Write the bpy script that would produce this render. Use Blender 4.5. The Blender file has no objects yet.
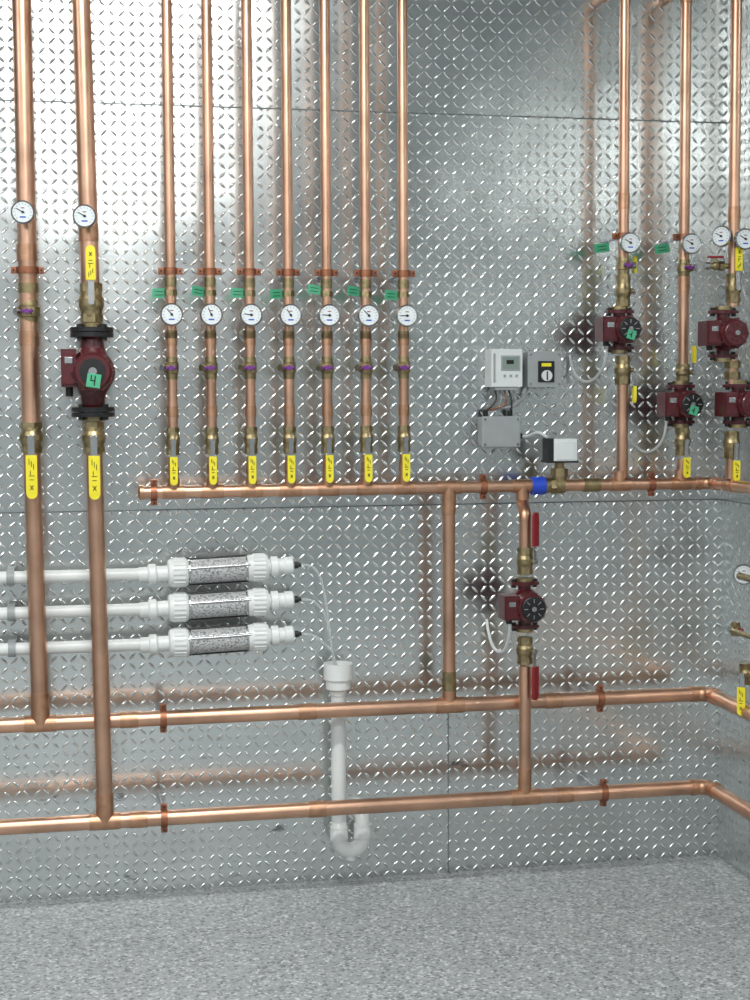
import bpy, math, random
from mathutils import Vector, Matrix
random.seed(4)
sc=bpy.context.scene
try:
    sc.view_settings.view_transform='Standard'
except Exception: pass
COL=sc.collection
# ------------------------------------------------------------------ materials
MATS={}
def new_mat(name):
    m=bpy.data.materials.new(name);m.use_nodes=True
    nt=m.node_tree;b=nt.nodes['Principled BSDF'];MATS[name]=m
    return m,nt,b
def simple(name,col,metal=0,rough=.5,var=.12,scale=30,bump=0,coat=0,trans=0,alpha=1,spec=None):
    m,nt,b=new_mat(name)
    N=nt.nodes;L=nt.links
    g=N.new('ShaderNodeNewGeometry');n=N.new('ShaderNodeTexNoise')
    n.inputs['Scale'].default_value=scale;n.inputs['Detail'].default_value=4
    L.new(g.outputs['Position'],n.inputs['Vector'])
    r=N.new('ShaderNodeValToRGB')
    r.color_ramp.elements[0].position=.3;r.color_ramp.elements[1].position=.7
    r.color_ramp.elements[0].color=(*[c*(1-var) for c in col],1)
    r.color_ramp.elements[1].color=(*[min(1,c*(1+var)) for c in col],1)
    L.new(n.outputs['Fac'],r.inputs[0]);L.new(r.outputs[0],b.inputs['Base Color'])
    b.inputs['Metallic'].default_value=metal;b.inputs['Roughness'].default_value=rough
    if coat:b.inputs['Coat Weight'].default_value=coat
    if trans:b.inputs['Transmission Weight'].default_value=trans
    b.inputs['Alpha'].default_value=alpha
    if bump:
        bp=N.new('ShaderNodeBump');bp.inputs['Strength'].default_value=bump;bp.inputs['Distance'].default_value=.002
        L.new(n.outputs['Fac'],bp.inputs['Height']);L.new(bp.outputs[0],b.inputs['Normal'])
    return m
simple('copper',(.655,.395,.275),1,.35,.22,7)
simple('copper_fitting',(.56,.32,.205),1,.40,.18,40)
simple('copper_clamp',(.34,.14,.08),.85,.45,.25,60)
simple('brass',(.34,.27,.15),1,.38,.3,60,.15)
simple('maroon',(.085,.008,.013),.1,.33,.2,50,.25,.3)
simple('black',(.012,.012,.013),.1,.4,.2,60)
simple('yellow',(.84,.72,.03),0,.4,.05)
simple('red',(.25,.010,.015),0,.4,.1)
simple('purple',(.16,.03,.22),0,.4,.1)
simple('green_tag',(.07,.40,.22),0,.5,.08)
simple('dial_white',(.76,.80,.82),0,.4,.03)
simple('steel',(.50,.51,.52),1,.25,.08)
simple('pvc',(.72,.74,.73),0,.35,.04,10)
simple('grey_plastic',(.31,.33,.335),0,.45,.05)
simple('light_plastic',(.66,.69,.69),0,.4,.03)
simple('lcd',(.22,.28,.25),0,.2,.05)
simple('blue',(.015,.06,.50),0,.4,.1)
simple('cable',(.45,.46,.46),0,.5,.05)
simple('cable_dark',(.05,.05,.055),0,.5,.05)
simple('clear_hose',(.75,.79,.80),0,.12,.02,10,0,0,.4,.45)
simple('white_paint',(.34,.36,.37),0,.6,.03,3)
simple('ceiling_paint',(.48,.50,.51),0,.6,.03,3)
simple('seam_dark',(.19,.20,.205),.8,.5,.2,20)
def media():
    m,nt,b=new_mat('filter_media');N=nt.nodes;L=nt.links
    g=N.new('ShaderNodeNewGeometry');v=N.new('ShaderNodeTexVoronoi');v.inputs['Scale'].default_value=200
    L.new(g.outputs['Position'],v.inputs['Vector'])
    r=N.new('ShaderNodeValToRGB');r.color_ramp.elements[0].color=(.54,.55,.55,1);r.color_ramp.elements[1].color=(.16,.165,.165,1)
    r.color_ramp.elements[0].position=.3;r.color_ramp.elements[1].position=.85
    L.new(v.outputs['Distance'],r.inputs[0]);L.new(r.outputs[0],b.inputs['Base Color'])
    b.inputs['Roughness'].default_value=.45;b.inputs['Coat Weight'].default_value=.4;b.inputs['Coat Roughness'].default_value=.1
media()
def plate(name,axis,cell=.0275):
    m,nt,b=new_mat(name);N=nt.nodes;L=nt.links
    def mt(op,a,c=None,d=None):
        n=N.new('ShaderNodeMath');n.operation=op
        for i,x in enumerate((a,c,d)):
            if x is None: continue
            if isinstance(x,(int,float)): n.inputs[i].default_value=x
            else: L.new(x,n.inputs[i])
        return n.outputs[0]
    g=N.new('ShaderNodeNewGeometry');s=N.new('ShaderNodeSeparateXYZ');L.new(g.outputs['Position'],s.inputs[0])
    u=mt('DIVIDE',s.outputs[axis],cell);v=mt('DIVIDE',s.outputs[2],cell)
    u=mt('ADD',u,400.3);v=mt('ADD',v,400.2)
    fu=mt('FLOOR',u);fv=mt('FLOOR',v)
    lu=mt('SUBTRACT',mt('SUBTRACT',u,fu),.5);lv=mt('SUBTRACT',mt('SUBTRACT',v,fv),.5)
    par=mt('MODULO',mt('ADD',fu,fv),2.0)
    sg=mt('SUBTRACT',mt('MULTIPLY',mt('ROUND',par),2.0),1.0)
    lv2=mt('MULTIPLY',lv,sg)
    a=mt('MULTIPLY',mt('ADD',lu,lv2),.7071);c=mt('MULTIPLY',mt('SUBTRACT',lu,lv2),.7071)
    # pointed lozenge: sharp tips, ridged back
    a2=mt('DIVIDE',mt('ABSOLUTE',a),.50);c2=mt('POWER',mt('DIVIDE',mt('ABSOLUTE',c),.15),1.5)
    h=mt('MAXIMUM',mt('SUBTRACT',1.0,mt('ADD',mt('POWER',a2,1.6),c2)),0.0)
    n1=N.new('ShaderNodeTexNoise');n1.inputs['Scale'].default_value=2.6;n1.inputs['Detail'].default_value=2
    L.new(g.outputs['Position'],n1.inputs['Vector'])
    b1=N.new('ShaderNodeBump');b1.inputs['Strength'].default_value=1;b1.inputs['Distance'].default_value=.006
    L.new(n1.outputs['Fac'],b1.inputs['Height'])
    b2=N.new('ShaderNodeBump');b2.inputs['Strength'].default_value=1;b2.inputs['Distance'].default_value=.0020
    L.new(h,b2.inputs['Height']);L.new(b1.outputs[0],b2.inputs['Normal']);L.new(b2.outputs[0],b.inputs['Normal'])
    n2=N.new('ShaderNodeTexNoise');n2.inputs['Scale'].default_value=5;n2.inputs['Detail'].default_value=6
    L.new(g.outputs['Position'],n2.inputs['Vector'])
    r=N.new('ShaderNodeValToRGB');r.color_ramp.elements[0].position=.3;r.color_ramp.elements[1].position=.7
    r.color_ramp.elements[0].color=(.63,.655,.65,1);r.color_ramp.elements[1].color=(.73,.752,.745,1)
    L.new(n2.outputs['Fac'],r.inputs[0])
    # scuffs and scratches near the floor
    mp=N.new('ShaderNodeMapping');mp.inputs['Scale'].default_value=(9,9,22);mp.inputs['Rotation'].default_value=(.5,.7,.2)
    L.new(g.outputs['Position'],mp.inputs['Vector'])
    n3=N.new('ShaderNodeTexNoise');n3.inputs['Scale'].default_value=1.1;n3.inputs['Detail'].default_value=5;n3.inputs['Roughness'].default_value=.65
    L.new(mp.outputs[0],n3.inputs['Vector'])
    k=mt('MULTIPLY',mt('SUBTRACT',n3.outputs['Fac'],.65),18.0)
    cl=N.new('ShaderNodeClamp');L.new(k,cl.inputs[0])
    zm=N.new('ShaderNodeClamp');L.new(mt('MULTIPLY',mt('SUBTRACT',.50,s.outputs[2]),6.0),zm.inputs[0])
    mk=mt('MULTIPLY',cl.outputs[0],mt('MULTIPLY',zm.outputs[0],.75))
    mx=N.new('ShaderNodeMixRGB');mx.inputs[2].default_value=(.10,.105,.11,1)
    L.new(mk,mx.inputs[0]);L.new(r.outputs[0],mx.inputs[1]);L.new(mx.outputs[0],b.inputs['Base Color'])
    b.inputs['Metallic'].default_value=1
    rr=mt('ADD',mt('MULTIPLY',n2.outputs['Fac'],.10),.16);L.new(rr,b.inputs['Roughness'])
plate('diamond_plate_back',0);plate('diamond_plate_side',1)
def floor_mat():
    m,nt,b=new_mat('epoxy_flake');N=nt.nodes;L=nt.links
    g=N.new('ShaderNodeNewGeometry');v=N.new('ShaderNodeTexVoronoi');v.inputs['Scale'].default_value=140
    L.new(g.outputs['Position'],v.inputs['Vector'])
    sp=N.new('ShaderNodeSeparateColor');L.new(v.outputs['Color'],sp.inputs[0])
    r=N.new('ShaderNodeValToRGB');r.color_ramp.interpolation='CONSTANT'
    e=r.color_ramp.elements;e[0].color=(.17,.182,.187,1);e[1].position=.15;e[1].color=(.305,.325,.332,1)
    x=e.new(.55);x.color=(.385,.405,.412,1);x=e.new(.88);x.color=(.57,.59,.60,1)
    L.new(sp.outputs[0],r.inputs[0]);L.new(r.outputs[0],b.inputs['Base Color'])
    b.inputs['Roughness'].default_value=.45
    bp=N.new('ShaderNodeBump');bp.inputs['Strength'].default_value=.4;bp.inputs['Distance'].default_value=.001
    L.new(sp.outputs[1],bp.inputs['Height']);L.new(bp.outputs[0],b.inputs['Normal'])
floor_mat()
m,nt,b=new_mat('lamp_diffuser');b.inputs['Emission Color'].default_value=(.97,1,.99,1);b.inputs['Emission Strength'].default_value=4
# ------------------------------------------------------------------ mesh builder
def frame(d):
    d=d.normalized();h=Vector((0,0,1)) if abs(d.z)<.9 else Vector((1,0,0))
    s=d.cross(h).normalized();return s,d.cross(s).normalized()
class B:
    def __init__(s,name,bevel=0): s.n=name;s.v=[];s.f=[];s.m=[];s.sm=[];s.mats=[];s.bevel=bevel
    def mi(s,mat):
        if mat not in s.mats:s.mats.append(mat)
        return s.mats.index(mat)
    def ring(s,c,a,b,r,seg,ph=0):
        i=len(s.v)
        for k in range(seg):
            t=2*math.pi*k/seg+ph;s.v.append(c+(a*math.cos(t)+b*math.sin(t))*r)
        return i
    def face(s,idx,mat,smooth): s.f.append(idx);s.m.append(s.mi(mat));s.sm.append(smooth)
    def lathe(s,p,d,prof,mat,seg=20,smooth=True,ph=0,caps=True):
        p=Vector(p);d=Vector(d).normalized();a,b=frame(d)
        for (t0,r0),(t1,r1) in zip(prof[:-1],prof[1:]):
            i=s.ring(p+d*t0,a,b,r0,seg,ph);j=s.ring(p+d*t1,a,b,r1,seg,ph)
            for k in range(seg):
                k2=(k+1)%seg;s.face([i+k,i+k2,j+k2,j+k],mat,smooth)
        if caps:
            for (t,r),fl in ((prof[0],1),(prof[-1],0)):
                if r>1e-5:
                    i=s.ring(p+d*t,a,b,r,seg,ph);q=list(range(i,i+seg));s.face(q[::-1] if fl else q,mat,False)
    def cyl(s,p0,p1,r,mat,seg=20,r1=None,smooth=True,ph=0):
        p0=Vector(p0);p1=Vector(p1);d=p1-p0;s.lathe(p0,d,[(0,r),(d.length,r if r1 is None else r1)],mat,seg,smooth,ph)
    def hexn(s,p0,p1,r,mat): s.cyl(p0,p1,r,mat,6,smooth=False,ph=.3)
    def sphere(s,c,r,mat,sc=(1,1,1),seg=16,rings=8):
        c=Vector(c);st=len(s.v)
        for j in range(rings+1):
            ph=math.pi*j/rings
            for k in range(seg):
                t=2*math.pi*k/seg
                s.v.append(c+Vector((math.sin(ph)*math.cos(t)*sc[0],math.sin(ph)*math.sin(t)*sc[1],math.cos(ph)*sc[2]))*r)
        for j in range(rings):
            for k in range(seg):
                k2=(k+1)%seg;s.face([st+j*seg+k,st+(j+1)*seg+k,st+(j+1)*seg+k2,st+j*seg+k2],mat,True)
    def box(s,c,size,mat,rot=None):
        c=Vector(c);i=len(s.v)
        for x in(-.5,.5):
            for y in(-.5,.5):
                for z in(-.5,.5):
                    w=Vector((x*size[0],y*size[1],z*size[2]))
                    if rot is not None:w=rot@w
                    s.v.append(c+w)
        for q in((0,1,3,2),(4,6,7,5),(0,4,5,1),(2,3,7,6),(0,2,6,4),(1,5,7,3)): s.face([i+k for k in q],mat,False)
    def tube(s,pts,r,mat,seg=14,smooth_path=0):
        pts=[Vector(p) for p in pts]
        if smooth_path:
            for _ in range(smooth_path):
                q=[pts[0]]
                for a,b in zip(pts[:-1],pts[1:]): q+= [a*.75+b*.25,a*.25+b*.75]
                q.append(pts[-1]);pts=q
        rings=[];n=len(pts);pa=None
        for i,p in enumerate(pts):
            d=(pts[min(i+1,n-1)]-pts[max(i-1,0)]).normalized()
            if pa is None: pa,_=frame(d)
            pa=(pa-d*pa.dot(d)).normalized();pb=d.cross(pa)
            rings.append(s.ring(p,pa,pb,r,seg))
        for i,j in zip(rings[:-1],rings[1:]):
            for k in range(seg):
                k2=(k+1)%seg;s.face([i+k,i+k2,j+k2,j+k],mat,True)
        s.face(list(range(rings[0],rings[0]+seg))[::-1],mat,False);s.face(list(range(rings[-1],rings[-1]+seg)),mat,False)
    def elbow(s,c,d1,d2,R,r,mat,ext=.0,rc=None):
        """quarter bend at corner c leaving along d1 and d2"""
        c=Vector(c);d1=Vector(d1);d2=Vector(d2);pts=[c+d1*(R+ext)]
        o=c+d1*R+d2*R
        for k in range(9):
            t=math.pi/2*k/8;pts.append(o-d2*R*math.cos(t)-d1*R*math.sin(t))
        pts.append(c+d2*(R+ext));s.tube(pts,r,mat,18)
        if rc:
            s.cyl(c+d1*R,c+d1*(R+.018),rc,mat);s.cyl(c+d2*R,c+d2*(R+.018),rc,mat)
    def build(s,tilt=None):
        xs=[min(v[i] for v in s.v) for i in range(3)];xe=[max(v[i] for v in s.v) for i in range(3)]
        o=Vector([(a+b)/2 for a,b in zip(xs,xe)])
        me=bpy.data.meshes.new(s.n);me.from_pydata([v-o for v in s.v],[],s.f)
        for m in s.mats:me.materials.append(MATS[m])
        me.polygons.foreach_set('material_index',s.m);me.polygons.foreach_set('use_smooth',s.sm);me.update()
        ob=bpy.data.objects.new(s.n,me);ob.location=o;COL.objects.link(ob)
        if s.bevel:
            md=ob.modifiers.new('bevel','BEVEL');md.width=s.bevel;md.segments=2;md.limit_method='ANGLE';md.angle_limit=math.radians(60)
        return ob
def P(x,z,d): return Vector((x,-d,z))
UP=Vector((0,0,1));DN=-UP;XP=Vector((1,0,0));YF=Vector((0,-1,0))
# ------------------------------------------------------------------ room
XC=1.9105;XL=-3.0;YB=-8.0;ZC=3.15
def slab(name,c,size,mat):
    b=B(name);b.box(c,size,mat);return b.build()
slab('floor',((XC+XL)/2,YB/2,-.05),(XC-XL+.4,-YB+.4,.1),'epoxy_flake')
slab('ceiling',((XC+XL)/2,YB/2,ZC+.05),(XC-XL+.4,-YB+.4,.1),'ceiling_paint')
slab('wall_back',((XC+XL)/2,.05,ZC/2),(XC-XL+.2,.1,ZC),'diamond_plate_back')
slab('wall_right',(XC+.05,YB/2,ZC/2),(.1,-YB,ZC),'diamond_plate_side')
slab('wall_left',(XL-.05,YB/2,ZC/2),(.1,-YB,ZC),'white_paint')
slab('wall_front',((XC+XL)/2,YB-.05,ZC/2),(XC-XL+.2,.1,ZC),'white_paint')
slab('trim_1',((XC+XL)/2,-.001,1.118),(XC-XL,.003,.0034),'seam_dark')
slab('trim_2',((XC+XL)/2,-.001,2.262),(XC-XL,.003,.0028),'seam_dark')
slab('trim_3',(1.05,-.001,.559),(.0024,.003,1.118),'seam_dark')
slab('trim_4',(XC-.001,YB/2,1.118),(.003,-YB,.0028),'seam_dark')
# ------------------------------------------------------------------ reusable parts
def clamp(pos,axis,ear,r,d_wall,name='pipe_clamp'):
    """split ring hanger with two bolted ears and a stand-off rod to the wall plate"""
    b=B(name,.001);pos=Vector(pos);ax=Vector(axis);e=Vector(ear)
    b.lathe(pos-ax*.009,ax,[(0,r+.0015),(0,r+.005),(.018,r+.005),(.018,r+.0015)],'copper_clamp',24,caps=False)
    back=Vector((0,1,0))
    rot=Matrix((e,back,ax)).transposed()
    for sg in(-1,1):
        for k in(-1,1):
            b.box(pos+e*sg*(r+.010)+back*k*.0035,(.017,.0045,.018),'copper_clamp',rot)
        b.hexn(pos+e*sg*(r+.011)-back*.010,pos+e*sg*(r+.011)-back*.0055,.0055,'copper_clamp')
        b.cyl(pos+e*sg*(r+.011)-back*.012,pos+e*sg*(r+.011)+back*.012,.003,'black',8)
    b.cyl(pos+back*(r+.004),Vector((pos.x,-.004,pos.z)),.0045,'steel',10)
    b.hexn(pos+back*(r+.003),pos+back*(r+.014),.009,'copper_clamp')
    b.cyl(Vector((pos.x,-.005,pos.z)),Vector((pos.x,-.0005,pos.z)),.014,'steel')
    return b.build()
def gauge(x,z,d,r=.030,yaw=0,roll=0,name='thermometer_gauge',pipe=None):
    b=B(name);rz=Matrix.Rotation(yaw,3,'Z');n=rz@YF;sx=rz@XP
    c=P(x,z,d)
    b.lathe(c,n,[(0,r*.9),(.003,r),(.014,r),(.017,r*.93),(.015,r*.86)],'steel',28,caps=False)
    b.lathe(c,n,[(0,r*.9),(.0001,r*.1)],'steel',28,caps=False)
    b.cyl(c+n*.010,c+n*.0145,r*.88,'dial_white',28)
    b.cyl(c-n*.022,c,.007,'brass',12);b.hexn(c-n*.020,c-n*.010,.010,'brass')
    for k in range(13):
        t=math.radians(225-270*k/12);dr=sx*math.cos(t)+UP*math.sin(t)
        rot=Matrix((dr,n,dr.cross(n))).transposed()
        b.box(c+n*.0147+dr*r*.70,(r*.16,.0006,r*.05),'grey_plastic',rot)
    t=math.radians(150+roll);dr=sx*math.cos(t)+UP*math.sin(t);rot=Matrix((dr,n,dr.cross(n))).transposed()
    b.box(c+n*.0152+dr*r*.22,(r*.8,.0008,r*.08),'black',rot)
    b.cyl(c+n*.0145,c+n*.0165,r*.12,'black',10)
    b.box(c+n*.0147-UP*r*.42,(r*.5,.0006,r*.12),'blue',rz)
    b.box(c+n*.0147+UP*r*.35,(r*.3,.0006,r*.08),'red',rz)
    return b.build()
def ball_valve(x,z0,z1,d,r,hl,hw=.022,mat='yellow',down=True,name='ball_valve',side=None):
    """vertical in-line valve from z0 (low) to z1 (high) with lever"""
    b=B(name,.0008);L=z1-z0;p=P(x,z0,d)
    b.lathe(p,UP,[(0,r*1.1),(L*.14,r*1.15),(L*.16,r*1.25),(L*.30,r*1.3),(L*.42,r*1.5),(L*.58,r*1.5),(L*.70,r*1.3),(L*.84,r*1.25),(L*.86,r*1.15),(L,r*1.1)],'brass',24)
    b.hexn(P(x,z0+L*.02,d),P(x,z0+L*.22,d),r*1.38,'brass');b.hexn(P(x,z0+L*.78,d),P(x,z0+L*.98,d),r*1.38,'brass')
    n=YF if side is None else Vector(side).normalized();zc=z0+L*.5
    s=n.cross(UP)
    rot=Matrix((s,n,UP)).transposed()
    c=P(x,zc,d);o=r*1.5
    b.cyl(c+n*o*.8,c+n*(o+.010),.007,'brass',12);b.hexn(c+n*(o+.008),c+n*(o+.014),.008,'steel')
    sg=-1 if down else 1
    le=L*.5+.004
    b.box(c+n*(o+.008)+UP*sg*le*.5,(hw*.6,.003,le+.012),'steel',rot)
    hb=hl-hw*.5
    b.box(c+n*(o+.011)+UP*sg*(le+hb*.5),(hw,.009,hb),mat,rot)
    b.cyl(c+n*(o+.0067)+UP*sg*(le+hb),c+n*(o+.0150)+UP*sg*(le+hb),hw*.49,mat,16)
    if mat=='yellow':
        q=c+n*(o+.0158);w=.0019
        R1=rot@Matrix.Rotation(.6,3,'Y');R2=rot@Matrix.Rotation(-.6,3,'Y')
        for Rr in(R1,R2): b.box(q+UP*sg*(le+hl*.74),(w*1.2,.0006,hl*.13),'black',Rr)
        for k,o2 in((-1,.06),(0,0),(1,-.05)): b.box(q+s*hw*.20*k+UP*sg*(le+hl*(.20+o2)),(w,.0006,hl*.13),'black',rot)
        b.box(q+UP*sg*(le+hl*.47),(hw*.5,.0006,w),'black',rot);b.box(q+UP*sg*(le+hl*.56),(hw*.38,.0006,w),'black',rot)
        b.box(q+UP*sg*(le+hl*.40)+s*hw*.1,(w,.0006,hl*.10),'black',rot)
    return b.build()
def drain_valve(x,z,d,r,mat='purple',sx=1,name='drain_valve',L=.05):
    b=B(name,.0006)
    b.lathe(P(x,z-L/2,d),UP,[(0,r*1.15),(L*.25,r*1.2),(L*.28,r*1.4),(L*.72,r*1.4),(L*.75,r*1.2),(L,r*1.15)],'brass',20)
    c=P(x,z,d)
    dr=(XP*sx*.8+YF*.6).normalized()
    b.cyl(c,c+dr*(r+.016),.0085,'brass',12);b.hexn(c+dr*(r+.004),c+dr*(r+.012),.011,'brass')
    b.cyl(c+dr*(r+.014),c+dr*(r+.022),.010,'steel',14)
    b.cyl(c+YF*r,c+YF*(r+.016),.007,'brass',12)
    q=c+YF*(r+.019)+XP*sx*.004
    b.box(q,(.024,.005,.007),mat);b.cyl(q-YF*.003,q+YF*.003,.007,mat,14)
    for k in(-1,1): b.sphere(q+XP*k*.011,.0055,mat,seg=10,rings=6)
    return b.build()
def tag(x,z,d,w=.036,h=.022,ang=.1,yaw=.2,mat='green_tag',name='label_tag',twist=0):
    b=B(name);rot=Matrix.Rotation(yaw,3,'Z')@Matrix.Rotation(ang,3,'Y')
    c=P(x,z,d);b.box(c,(w,.0012,h),mat,rot)
    for k in(-.2,.15): b.box(c+rot@Vector((0,-.001,h*k)),(w*.6,.0006,h*.07),'black',rot)
    b.tube([c+rot@Vector((w*.45,0,h*.4)),c+rot@Vector((w*.6,0,h*.9)),c+rot@Vector((w*.8,.0,h*1.3))],.0009,'cable',6)
    return b.build()
def pump(x,z,d,H=.10,R=.042,sx=-1,tagm=True,yaw=0,name='circulator_pump',front='black'):
    """wet-rotor circulator: volute with vertical ports, motor can, terminal box"""
    b=B(name,.0025);rz=Matrix.Rotation(yaw,3,'Z');n=rz@YF;s=rz@XP;c=P(x,z,d)
    rot=Matrix((s,-n,UP)).transposed()
    pr=.019
    b.lathe(c-UP*H*.5,UP,[(0,pr),(H*.2,pr),(H*.35,pr*1.5),(H*.65,pr*1.5),(H*.8,pr),(H,pr)],'maroon',20)
    for sg in(-1,1):
        q=c+UP*sg*H*.5
        b.cyl(q-UP*.005,q+UP*.005,pr*1.45,'maroon',20)
        b.box(q,(.080,.030,.009),'maroon',rot)
        b.hexn(q-UP*.012+s*.032,q+UP*.012+s*.032,.007,'black');b.hexn(q-UP*.012-s*.032,q+UP*.012-s*.032,.007,'black')
        b.cyl(q+UP*sg*.006,q+UP*sg*.016,pr*1.35,'brass',20)
    b.lathe(c-n*.028,n,[(0,R*.7),(.008,R*1.0),(.042,R*1.05),(.052,R*.98),(.052,R*.86),(.060,R*.86),(.062,R*.93),(.108,R*.90),(.116,R*.80)],'maroon',32)
    for k in range(10):
        t=2*math.pi*k/10;dd=s*math.cos(t)+UP*math.sin(t)
        b.box(c+n*.055+dd*R*.93,(.004,.045,.006),'maroon',Matrix((dd,-n,dd.cross(-n))).transposed())
    b.lathe(c+n*.088,n,[(0,R*.76),(.006,R*.76),(.008,R*.70),(.008,R*.30),(.010,R*.28)],front,28)
    b.cyl(c+n*.097,c+n*.100,R*.16,'steel',16)
    for k in range(8):
        t=2*math.pi*k/8;dd=s*math.cos(t)+UP*math.sin(t)
        b.box(c+n*.097+dd*R*.50,(R*.26,.002,.0018),'grey_plastic' if front=='black' else 'black',Matrix((dd,-n,dd.cross(-n))).transposed())
    bc=c+s*sx*(R+.010)+n*.035
    b.box(bc,(.044,.066,.070),'maroon',rot);b.box(bc+n*.035,(.036,.006,.058),'maroon' ,rot)
    b.box(bc+n*.0385+UP*.012,(.020,.002,.014),'steel',rot)
    b.cyl(bc-UP*.048,bc-UP*.030,.009,'black',12)
    if tagm:
        R2=rot@Matrix.Rotation(.25,3,'Y');q=c+n*.104-UP*R*.42-s*R*.02
        b.box(q,(.026,.0015,.026),'green_tag',R2)
        b.box(q+n*.0012,(.003,.0006,.017),'black',R2);b.box(q+n*.0012+s*-.003,(.009,.0006,.003),'black',R2)
    return b.build()
def tee(b,x,z,d,rh,rv,up=True,L=.062,mat='copper_fitting'):
    b.cyl(P(x-L/2,z,d),P(x+L/2,z,d),rh+.0022,mat,24)
    s=1 if up else -1
    b.cyl(P(x,z,d),P(x,z+s*(rh+.022),d),rv+.0022,mat,24)
def coupling(b,p,ax,r,L=.045,mat='copper_fitting'):
    p=Vector(p);ax=Vector(ax);b.cyl(p-ax*L/2,p+ax*L/2,r+.002,mat,24)
# ------------------------------------------------------------------ big risers on the left
ZA,ZB,ZH=.545,.274,1.178
DA,DB=.15,.195
rA=.0215
x1=-.149;r1=.0255;x1b=-.141
b=B('copper_riser_pipe')
b.cyl(P(x1-.004,ZC,DA),P(x1,1.334,DA),r1,'copper',28);b.cyl(P(x1,1.29,DA),P(x1b,ZA+.04,DA),.0235,'copper',28)
coupling(b,P(x1b,ZA+.055,DA),UP,.0235,.06);coupling(b,P(x1-.002,1.83,DA),UP,r1);coupling(b,P(x1,1.60,DA),UP,r1,.04)
coupling(b,P(x1,1.735,DA),UP,r1,.026,'brass')
b.build()
gauge(-.157,1.930,DA+.055,.031)
clamp(P(x1-.001,1.783,DA),UP,XP,r1,0)
drain_valve(x1,1.672,DA,.022,'purple',-1,L=.06)
ball_valve(x1,1.290,1.375,DA,.0215,.118,.030)
x2=.017;x2b=.029
b=B('copper_riser_pipe')
b.cyl(P(x2-.022,ZC,DB),P(x2-.001,1.72,DB),.0245,'copper',28);b.cyl(P(x2,1.32,DB),P(x2b,ZB+.04,DB),.0225,'copper',28)
coupling(b,P(x2b,ZB+.05,DB),UP,.0225,.06);coupling(b,P(x2-.004,1.88,DB),UP,.0245)
b.build()
gauge(.003,1.917,DB+.055,.031)
ball_valve(x2,1.640,1.748,DB,.0225,.092,.026,down=False)
# flanged circulator
b=B('flanged_circulator_pump',.0025);zc=1.508;c=P(x2,zc,DB)
for sg in(-1,1):
    q=c+UP*sg*.107
    b.cyl(q-UP*.013,q-UP*.001,.058,'black',32);b.cyl(q+UP*.001,q+UP*.013,.058,'black',32)
    b.cyl(q+UP*sg*.012,q+UP*sg*.024,.033,'brass',24)
    for k in range(4):
        t=math.pi/4+k*math.pi/2;o=Vector((math.cos(t),math.sin(t),0))*.044
        b.hexn(q+o-UP*.021,q+o+UP*.021,.009,'black')
b.lathe(c-UP*.10,UP,[(0,.042),(.012,.032),(.035,.034),(.06,.046),(.14,.046),(.165,.034),(.188,.032),(.20,.042)],'maroon',28)
b.lathe(c-YF*.045,YF,[(0,.045),(.015,.058),(.065,.060),(.078,.054),(.078,.047),(.088,.047),(.092,.053),(.150,.051),(.162,.043)],'maroon',36)
for k in range(12):
    t=2*math.pi*k/12;dd=XP*math.cos(t)+UP*math.sin(t)
    b.box(c+YF*.075+dd*.053,(.006,.06,.006),'maroon',Matrix((dd,-YF,dd.cross(-YF))).transposed())
b.cyl(c+YF*.115,c+YF*.122,.034,'black',28);b.cyl(c+YF*.121,c+YF*.126,.011,'steel',16)
b.box(P(x2-.062,zc+.010,DB+.045),(.040,.080,.100),'maroon');b.box(P(x2-.062,zc+.010,DB+.088),(.032,.006,.085),'maroon')
b.box(P(x2-.062,zc+.03,DB+.092),(.020,.002,.016),'steel')
b.cyl(P(x2-.062,zc-.065,DB+.04),P(x2-.062,zc-.035,DB+.04),.010,'black',12)
R2=Matrix.Rotation(.15,3,'Y');q=c+YF*.130+Vector((.002,0,-.024))
b.box(q,(.036,.0015,.036),'green_tag',R2);b.box(q+YF*.0015+XP*.003,(.003,.0006,.026),'black',R2)
b.box(q+YF*.0015-XP*.002,(.014,.0006,.003),'black',R2);b.box(q+YF*.0015+Vector((-.006,0,.008)),(.003,.0006,.014),'black',R2)
b.build()
ball_valve(x2,1.288,1.375,DB,.0215,.118,.030)
# ------------------------------------------------------------------ manifold header
XR=1.82;rh=.0175
b=B('copper_header_pipe')
b.cyl(P(.150,ZH,DA),P(1.243,ZH,DA),rh,'copper',24);b.lathe(P(.150,ZH,DA),-XP,[(0,rh+.003),(.010,rh+.003),(.016,rh*.7)],'copper_fitting',24)
b.cyl(P(1.36,ZH,DA),P(XR-.04,ZH,DA),rh,'copper',24)
SX=[.2320,.3395,.4485,.5575,.6655,.7765,.8855]
for x in SX: tee(b,x,ZH,DA,rh,.0145)
tee(b,1.0165,ZH,DA,rh,.0185,False,.07)
tee(b,1.236,ZH,DA,rh,.0175,False,.06)
for x in(1.533,1.722): tee(b,x,ZH,DA,rh,.0155)
b.cyl(P(1.42,ZH,DA),P(1.47,ZH,DA),rh+.003,'brass',24)
b.elbow((XR,-DA,ZH),-XP,YF,.035,rh+.001,'copper_fitting',.01,rh+.0028)
b.cyl((XR,-DA-.035,ZH),(XR,-1.3,ZH),rh,'copper',24)
b.cyl((XR,-.26,ZH),(XR,-.32,ZH),rh+.0022,'copper_fitting',24)
b.build()
b=B('pipe_union',.0006)
b.cyl(P(1.262,ZH,DA),P(1.302,ZH,DA),.0265,'blue',24);b.lathe(P(1.302,ZH,DA),XP,[(0,.023),(.012,.023),(.014,.019),(.030,.019),(.032,.024),(.058,.024)],'brass',24)
b.hexn(P(1.318,ZH,DA),P(1.334,ZH,DA),.024,'brass')
b.build()
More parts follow.
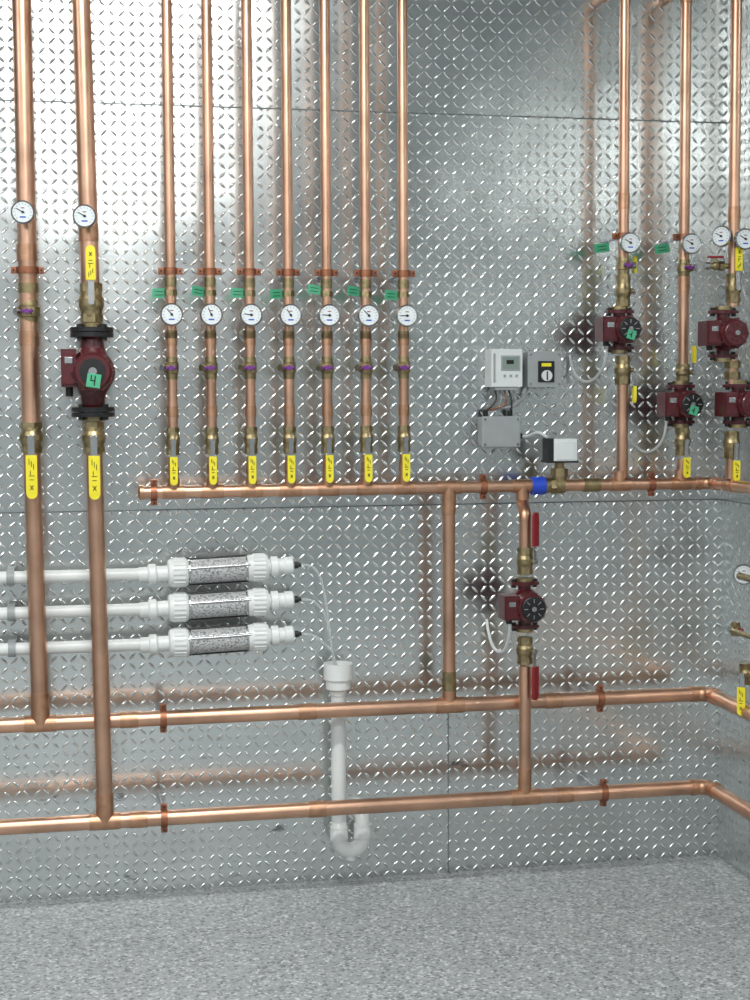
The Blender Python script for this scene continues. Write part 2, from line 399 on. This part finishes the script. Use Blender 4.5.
clamp(P(.178,ZH,DA),XP,UP,rh,0);clamp(P(1.118,ZH,DA),XP,UP,rh,0);clamp(P(1.630,ZH,DA),XP,UP,rh,0)
# seven zone risers
for i,x in enumerate(SX):
    b=B('copper_riser_pipe')
    b.cyl(P(x,ZC,DA),P(x,1.345,DA),.0146,'copper',20);b.cyl(P(x,1.275,DA),P(x,ZH+.025,DA),.0138,'copper',20)
    coupling(b,P(x,1.60,DA),UP,.0146,.035);coupling(b,P(x,1.40,DA),UP,.0146,.03);coupling(b,P(x,1.24,DA),UP,.0138,.03)
    coupling(b,P(x,1.755,DA),UP,.0146,.026,'brass');b.hexn(P(x,1.718,DA),P(x,1.734,DA),.0175,'brass');coupling(b,P(x,1.612,DA),UP,.0146,.022,'brass')
    b.build()
    clamp(P(x,1.785,DA),UP,XP,.0146,0)
    gauge(x-.001,1.664,DA+.040,.031,roll=random.uniform(-40,40))
    drain_valve(x,1.520,DA,.0138,'purple',-1,L=.062)
    ball_valve(x,1.280,1.357,DA,.0135,.078,.021)
    tag(x-.030,1.735+random.uniform(-.01,.01),DA-.03,.038,.026,random.uniform(-.15,.2),random.uniform(-.2,.4))
# ------------------------------------------------------------------ lower mains
def main(zz,d,xe,fits):
    b=B('copper_main_pipe')
    b.cyl(P(XL+.01,zz,d),P(xe-.04,zz,d),rA,'copper',28)
    b.elbow((xe,-d,zz),-XP,YF,.04,rA+.001,'copper_fitting',.012,rA+.003)
    b.cyl((xe,-d-.04,zz),(xe,-2.5,zz),rA,'copper',28)
    for x,rv in fits: tee(b,x,zz,d,rA,rv,True,.085)
    for x in(.10,.60,1.33): coupling(b,P(x+.02*(zz<.4),zz,d),XP,rA,.05)
    b.build()
main(ZA,DA,1.816,[(x1b,.0235),(1.0165,.0185)])
main(ZB,DB,1.800,[(x2b,.0225),(1.231,.0175)])
for zz,d in((ZA,DA),(ZB,DB)):
    for x in(.1945,1.475): clamp(P(x-.004*(zz<.4),zz,d),XP,UP,rA,0)
# drops
b=B('copper_drop_pipe');b.cyl(P(1.0165,ZH-.03,DA),P(1.0165,ZA+.03,DA),.0185,'copper',24)
coupling(b,P(1.0165,ZH-.055,DA),UP,.0185,.05);coupling(b,P(1.0165,ZA+.065,DA),UP,.0185,.07,'brass');b.build()
xd=1.231
b=B('copper_drop_pipe')
b.tube([P(1.236,ZH-.03,DA),P(1.236,ZH-.05,DA),P(xd,ZH-.075,DB-.002),P(xd,ZH-.10,DB)],.0178,'copper_fitting',20,2)
b.cyl(P(xd,ZH-.09,DB),P(xd,.99,DB),.0175,'copper',24);b.cyl(P(xd,.66,DB),P(xd,ZB+.03,DB),.0175,'copper',24);coupling(b,P(xd,ZB+.06,DB),UP,.0175,.05);b.build()
ball_valve(xd,.925,1.005,DB,.0165,.098,.025,'red',down=False,side=(.65,-.76,0))
ball_valve(xd,.665,.745,DB,.0165,.098,.025,'red',down=True,side=(.65,-.76,0))
pump(xd-.002,.838,DB,.125,.046,-1,False)
# ------------------------------------------------------------------ right-hand pump risers
RR=.0155
def back_elbow(b,x):
    zt=2.624
    b.elbow((x,-DA,zt),DN,-YF,.035,RR+.001,'copper_fitting',.01,RR+.003);b.cyl((x,-DA+.03,zt),(x,-.002,zt),RR,'copper',20)
b=B('copper_riser_pipe');x=1.540
b.cyl(P(x,ZH+.02,DA),P(x,1.47,DA),.0165,'copper',24);b.cyl(P(x,1.78,DA),P(x,2.588,DA),RR,'copper',24)
back_elbow(b,x)
coupling(b,P(x,2.0,DA),UP,RR);b.build()
ball_valve(x,1.47,1.555,DA,.0165,.05,.018,'yellow',side=(1,0,0))
pump(x-.012,1.629,DA,.105,.042,-1,True)
ball_valve(x,1.695,1.79,DA,.0155,.05,.018,'yellow',side=(1,0,0),down=False)
drain_valve(x,1.815,DA,.0145,'purple',1)
gauge(x+.001,1.876,DA+.040,.030);clamp(P(x,1.900,DA),UP,XP,RR,0);tag(x-.052,1.87,DA-.04,.05,.026,-.15,.2)
b=B('copper_riser_pipe');x=1.727
b.cyl(P(x,1.47,DA),P(x,2.588,DA),RR,'copper',24);b.cyl(P(x,ZH+.02,DA),P(x,1.25,DA),.0155,'copper',24)
back_elbow(b,x)
coupling(b,P(x,1.76,DA),UP,RR);b.build()
pump(x-.008,1.412,DA,.105,.042,-1,True)
ball_valve(x,1.26,1.345,DA,.0160,.06,.020,'yellow')
ball_valve(x,1.480,1.53,DA,.0150,.05,.018,'yellow',side=(1,0,0),down=False)
drain_valve(x,1.81,DA,.0145,'purple',1)
gauge(x+.001,1.876,DA+.040,.030);clamp(P(x,1.900,DA),UP,XP,RR,0);tag(x-.052,1.87,DA-.04,.05,.026,-.15,.2)
b=B('copper_riser_pipe');x=XR;d3=.2875
b.cyl(P(x,ZH+.02,d3),P(x,1.30,d3),.016,'copper',24);b.cyl(P(x,1.47,d3),P(x,1.54,d3),.016,'copper',24);b.cyl(P(x,1.69,d3),P(x,ZC,d3),RR,'copper',24)
coupling(b,P(x,1.95,d3),UP,RR)
b.hexn(P(x,1.483,d3),P(x,1.505,d3),.023,'brass');b.hexn(P(x,1.515,d3),P(x,1.535,d3),.023,'brass');b.build()
pump(x-.03,1.612,d3,.125,.046,-1,False,front='maroon');pump(x+.018,1.412,d3,.105,.040,-1,False,front='maroon')
ball_valve(x,1.255,1.335,d3,.0160,.06,.020,'yellow')
ball_valve(x,1.70,1.785,d3,.0155,.07,.020,'yellow',down=False)
gauge(x-.045,1.885,d3+.03,.030,yaw=-.9);gauge(x+.008,1.876,d3+.045,.030)
b=B('purge_valve',.0006)
b.cyl(P(x,1.805,d3),P(x-.075,1.805,d3),.008,'brass',14);b.hexn(P(x-.03,1.805,d3),P(x-.045,1.805,d3),.014,'brass')
b.sphere(P(x-.055,1.805,d3),.013,'brass');b.cyl(P(x-.055,1.805,d3),P(x-.055,1.828,d3),.005,'brass',10)
b.box(P(x-.055,1.830,d3),(.045,.014,.006),'red');b.cyl(P(x-.075,1.805,d3),P(x-.088,1.805,d3),.011,'steel',14)
b.build()
# fourth riser further along the right wall with small fittings
b=B('copper_riser_pipe');b.cyl(P(XR,ZH,.47),P(XR,ZA,.47),.0165,'copper',24)
b.cyl(P(XR,.923,.47),P(XR,.923,.35),.010,'brass',14);b.cyl(P(XR,.760,.47),P(XR,.760,.30),.008,'brass',14);b.build()
gauge(XR+.03,.923,.31,.030,yaw=-.3)
drain_valve(XR+.02,.760,.285,.011,'red',-1,L=.04)
ball_valve(XR,.62,.68,.40,.014,.08,.024,'yellow',side=(-.7,-.7,0))
# pump cables
def cable(pts,r=.0042,mat='cable',name='pump_cable'):
    b=B(name);b.tube(pts,r,mat,8,3);return b.build()
cable([P(1.480,1.59,.185),P(1.478,1.52,.17),P(1.455,1.47,.10),P(1.43,1.50,.03),P(1.425,1.56,.008)])
cable([P(1.664,1.37,.185),P(1.66,1.30,.17),P(1.635,1.26,.10),P(1.61,1.30,.03),P(1.60,1.33,.008)])
cable([P(1.176,.79,.23),P(1.178,.75,.22),P(1.178,.69,.16),P(1.170,.69,.07),P(1.168,.74,.02),P(1.168,.77,.008)],.0048,'light_plastic')
# ------------------------------------------------------------------ controls
b=B('thermostat_controller',.004)
b.box(P(1.210,1.5206,.040),(.094,.076,.110),'light_plastic');b.box(P(1.210,1.462,.044),(.070,.060,.012),'grey_plastic')
b.box(P(1.221,1.535,.0795),(.050,.003,.036),'lcd');b.box(P(1.221,1.535,.079),(.058,.003,.044),'grey_plastic')
for k in range(3): b.cyl(P(1.203+.018*k,1.498,.078),P(1.203+.018*k,1.498,.081),.004,'grey_plastic',12)
b.box(P(1.172,1.5206,.079),(.006,.002,.085),'grey_plastic')
b.box(P(1.219,1.538,.0815),(.022,.001,.012),'black')
b.build()
b=B('pressure_control_box',.003)
b.box(P(1.329,1.517,.032),(.100,.060,.102),'grey_plastic');b.box(P(1.329,1.517,.064),(.104,.006,.106),'grey_plastic')
b.box(P(1.333,1.510,.068),(.050,.004,.062),'black');b.cyl(P(1.333,1.498,.069),P(1.333,1.498,.078),.016,'light_plastic',20)
b.box(P(1.333,1.530,.0705),(.030,.002,.010),'yellow');b.box(P(1.333,1.498,.079),(.004,.003,.026),'black')
for sx in(-.044,.044):
    for sz in(-.044,.044): b.cyl(P(1.329+sx,1.517+sz,.066),P(1.329+sx,1.517+sz,.069),.004,'steel',10)
b.build()
b=B('junction_box',.004)
b.box(P(1.1966,1.3336,.030),(.112,.058,.086),'grey_plastic');b.box(P(1.1966,1.3336,.062),(.118,.010,.092),'grey_plastic')
for sx in(-.050,.050):
    for sz in(-.037,.037): b.cyl(P(1.1966+sx,1.3336+sz,.066),P(1.1966+sx,1.3336+sz,.069),.004,'steel',10)
b.cyl(P(1.158,1.377,.03),P(1.158,1.398,.03),.008,'black',12);b.cyl(P(1.233,1.377,.03),P(1.233,1.398,.03),.008,'black',12)
b.cyl(P(1.253,1.320,.03),P(1.270,1.320,.03),.008,'black',12)
b.build()
for k in range(5):
    xx=1.183+.014*k
    cable([P(xx,1.458,.045),P(xx+.004,1.43,.05+.01*(k%2)),P(xx-.01+.006*k,1.41,.05),P(1.158+.075*(k%2),1.395,.032)],.0028,('cable_dark','grey_plastic','copper_clamp')[k%3],'control_wire')
cable([P(1.29,1.468,.03),P(1.28,1.43,.035),P(1.245,1.42,.04),P(1.233,1.395,.03)],.004,'grey_plastic','control_wire')
cable([P(1.262,1.320,.03),P(1.285,1.318,.04),P(1.30,1.335,.10),P(1.315,1.318,.14)],.0045,'light_plastic','control_wire')
b=B('flow_switch',.003);xa=1.348
b.cyl(P(xa,ZH,DA),P(xa,1.222,DA),.021,'brass',20);b.hexn(P(xa,1.205,DA),P(xa,1.228,DA),.025,'brass');b.cyl(P(xa,1.225,DA),P(xa,1.25,DA),.014,'brass',16)
b.box(P(xa-.034,1.281,DA),(.018,.060,.070),'black');b.box(P(xa+.008,1.281,DA),(.070,.066,.066),'light_plastic')
b.box(P(xa+.008,1.281,DA+.034),(.058,.003,.054),'light_plastic');b.box(P(xa+.0,1.248,DA),(.095,.068,.006),'black')
b.build()
# ------------------------------------------------------------------ water filters
def filt(z):
    d=.10;sl=.0133/.36;Z=lambda x:z+(x-.40)*sl
    b=B('water_filter_cartridge',.0)
    pt=lambda x:P(x,Z(x),d)
    ax=(pt(1)-pt(0)).normalized()
    def lt(x,prof,mat,seg=28,**k): b.lathe(pt(x),ax,prof,mat,seg,**k)
    zp=Z(.16)+.001
    b.cyl(P(XL+.02,zp+.002,d),P(.16,zp,d),.0175,'pvc',20)
    lt(.135,[(0,.022),(.030,.022)],'pvc');lt(.160,[(0,.026),(.004,.029),(.020,.029),(.024,.026),(.026,.022),(.060,.022)],'pvc')
    lt(.215,[(0,.030),(.004,.038),(.012,.040),(.050,.040),(.056,.037)],'pvc')
    for k in range(20):
        t=2*math.pi*k/20;o=Vector((0,math.cos(t),math.sin(t)))*.040
        b.box(pt(.247)+o,(.034,.004,.004),'pvc');b.box(pt(.472)+o*.96,(.034,.004,.004),'pvc')
    lt(.271,[(0,.0345),(.178,.0345)],'filter_media')
    lt(.274,[(0,.0365),(.004,.0365)],'steel');lt(.434,[(0,.0365),(.004,.0365)],'steel')
    for t in(math.pi/2,-math.pi/2,math.pi*.5+1.2,-math.pi*.5+1.2):
        o=Vector((0,math.cos(t),math.sin(t)))*.0360
        b.cyl(pt(.268)+o,pt(.446)+o,.0036,'black' if abs(math.cos(t))<.5 else 'steel',8)
    lt(.440,[(0,.037),(.006,.038),(.050,.038),(.058,.034)],'pvc')
    lt(.492,[(0,.022),(.012,.022),(.014,.029),(.034,.029),(.036,.022),(.052,.022),(.054,.0255),(.076,.0255),(.080,.018)],'pvc')
    lt(.571,[(0,.010),(.014,.010),(.016,.006),(.022,.006)],'black')
    for x in(-.215,):
        b.box(P(x,zp,.048),(.02,.09,.045),'grey_plastic');b.cyl(P(x-.01,zp,d),P(x+.01,zp,d),.022,'grey_plastic',16)
    b.box(P(.36,Z(.36),.036),(.03,.066,.03),'grey_plastic')
    return b.build()
for z in(.953,.854,.754): filt(z)
xf=.702;df=.08
b=B('pvc_drain_pipe')
b.lathe(P(xf,.590,df),UP,[(0,.026),(.004,.036),(.030,.036),(.032,.042),(.078,.042),(.078,.037),(.040,.034),(.036,.001)],'pvc',28,caps=False)
b.cyl(P(xf,.595,df),P(xf,.15,df),.0215,'pvc',24);b.lathe(P(xf,.575,df),UP,[(0,.0245),(.03,.0245)],'pvc')
R=.035;pts=[P(xf,.20,df)]
for k in range(13):
    t=math.pi*k/12;pts.append(P(xf+R-R*math.cos(t),.148-R*math.sin(t),df))
pts.append(P(xf+2*R,.185,df));b.tube(pts,.0222,'pvc',22)
b.cyl(P(xf,.15,df),P(xf,.185,df),.0265,'pvc',24);b.cyl(P(xf+2*R,.150,df),P(xf+2*R,.190,df),.0265,'pvc',24)
b.elbow(P(xf+2*R,.212,df),DN,-YF,.024,.0222,'pvc',.004);b.cyl(P(xf+2*R,.212,.055),P(xf+2*R,.212,.001),.0225,'pvc',24)
b.cyl(P(xf+2*R,.212,.012),P(xf+2*R,.212,.001),.034,'pvc',24)
b.cyl(P(xf+R,.113,df),P(xf+R,.085,df),.014,'pvc',16)
b.build()
for k,z in enumerate((.959,.860,.760)):
    cable([P(.594,z,.10),P(.63,z-.003,.10),P(.660+.01*k,z-.05,.09),P(.685,.70,.085),P(.695+.006*k,.64,.08)],.0040,'clear_hose','drain_hose')
# ------------------------------------------------------------------ ceiling lamps
def lamp(x,y,e,L=1.1,w=.16):
    b=B('ceiling_light',.003);b.box((x,y,ZC-.03),(L,w+.04,.055),'white_paint');b.box((x,y,ZC-.062),(L-.05,w,.012),'lamp_diffuser');ob=b.build()
    ld=bpy.data.lights.new('tube',type='AREA');ld.shape='RECTANGLE';ld.size=L;ld.size_y=w;ld.energy=e;ld.color=(.98,1,.985)
    lo=bpy.data.objects.new('tube_lamp',ld);COL.objects.link(lo);lo.parent=ob;lo.location=(x-ob.location.x,y-ob.location.y,ZC-.075-ob.location.z)
for x,e in((.15,52),(-2.1,32)):
    for y in(-1.9,-4.2,-6.4): lamp(x,y,e)
w=bpy.data.worlds.new('w');w.use_nodes=True;w.node_tree.nodes['Background'].inputs[0].default_value=(.8,.88,.92,1);w.node_tree.nodes['Background'].inputs[1].default_value=.4;sc.world=w
# ------------------------------------------------------------------ camera
yw,pt,ro=.19059,.06834,-.005144
F=Vector((math.sin(yw)*math.cos(pt),math.cos(yw)*math.cos(pt),-math.sin(pt)));R=Vector((math.cos(yw),-math.sin(yw),0));U=R.cross(F)
R2=R*math.cos(ro)+U*math.sin(ro);U2=U*math.cos(ro)-R*math.sin(ro)
cd=bpy.data.cameras.new('camera');cd.sensor_fit='VERTICAL';cd.sensor_height=36;cd.lens=1488.6*36/1000
co=bpy.data.objects.new('camera',cd);M=Matrix((R2,U2,-F)).transposed().to_4x4();M.translation=Vector((0,-4.3,1.4346));co.matrix_world=M
COL.objects.link(co);sc.camera=co
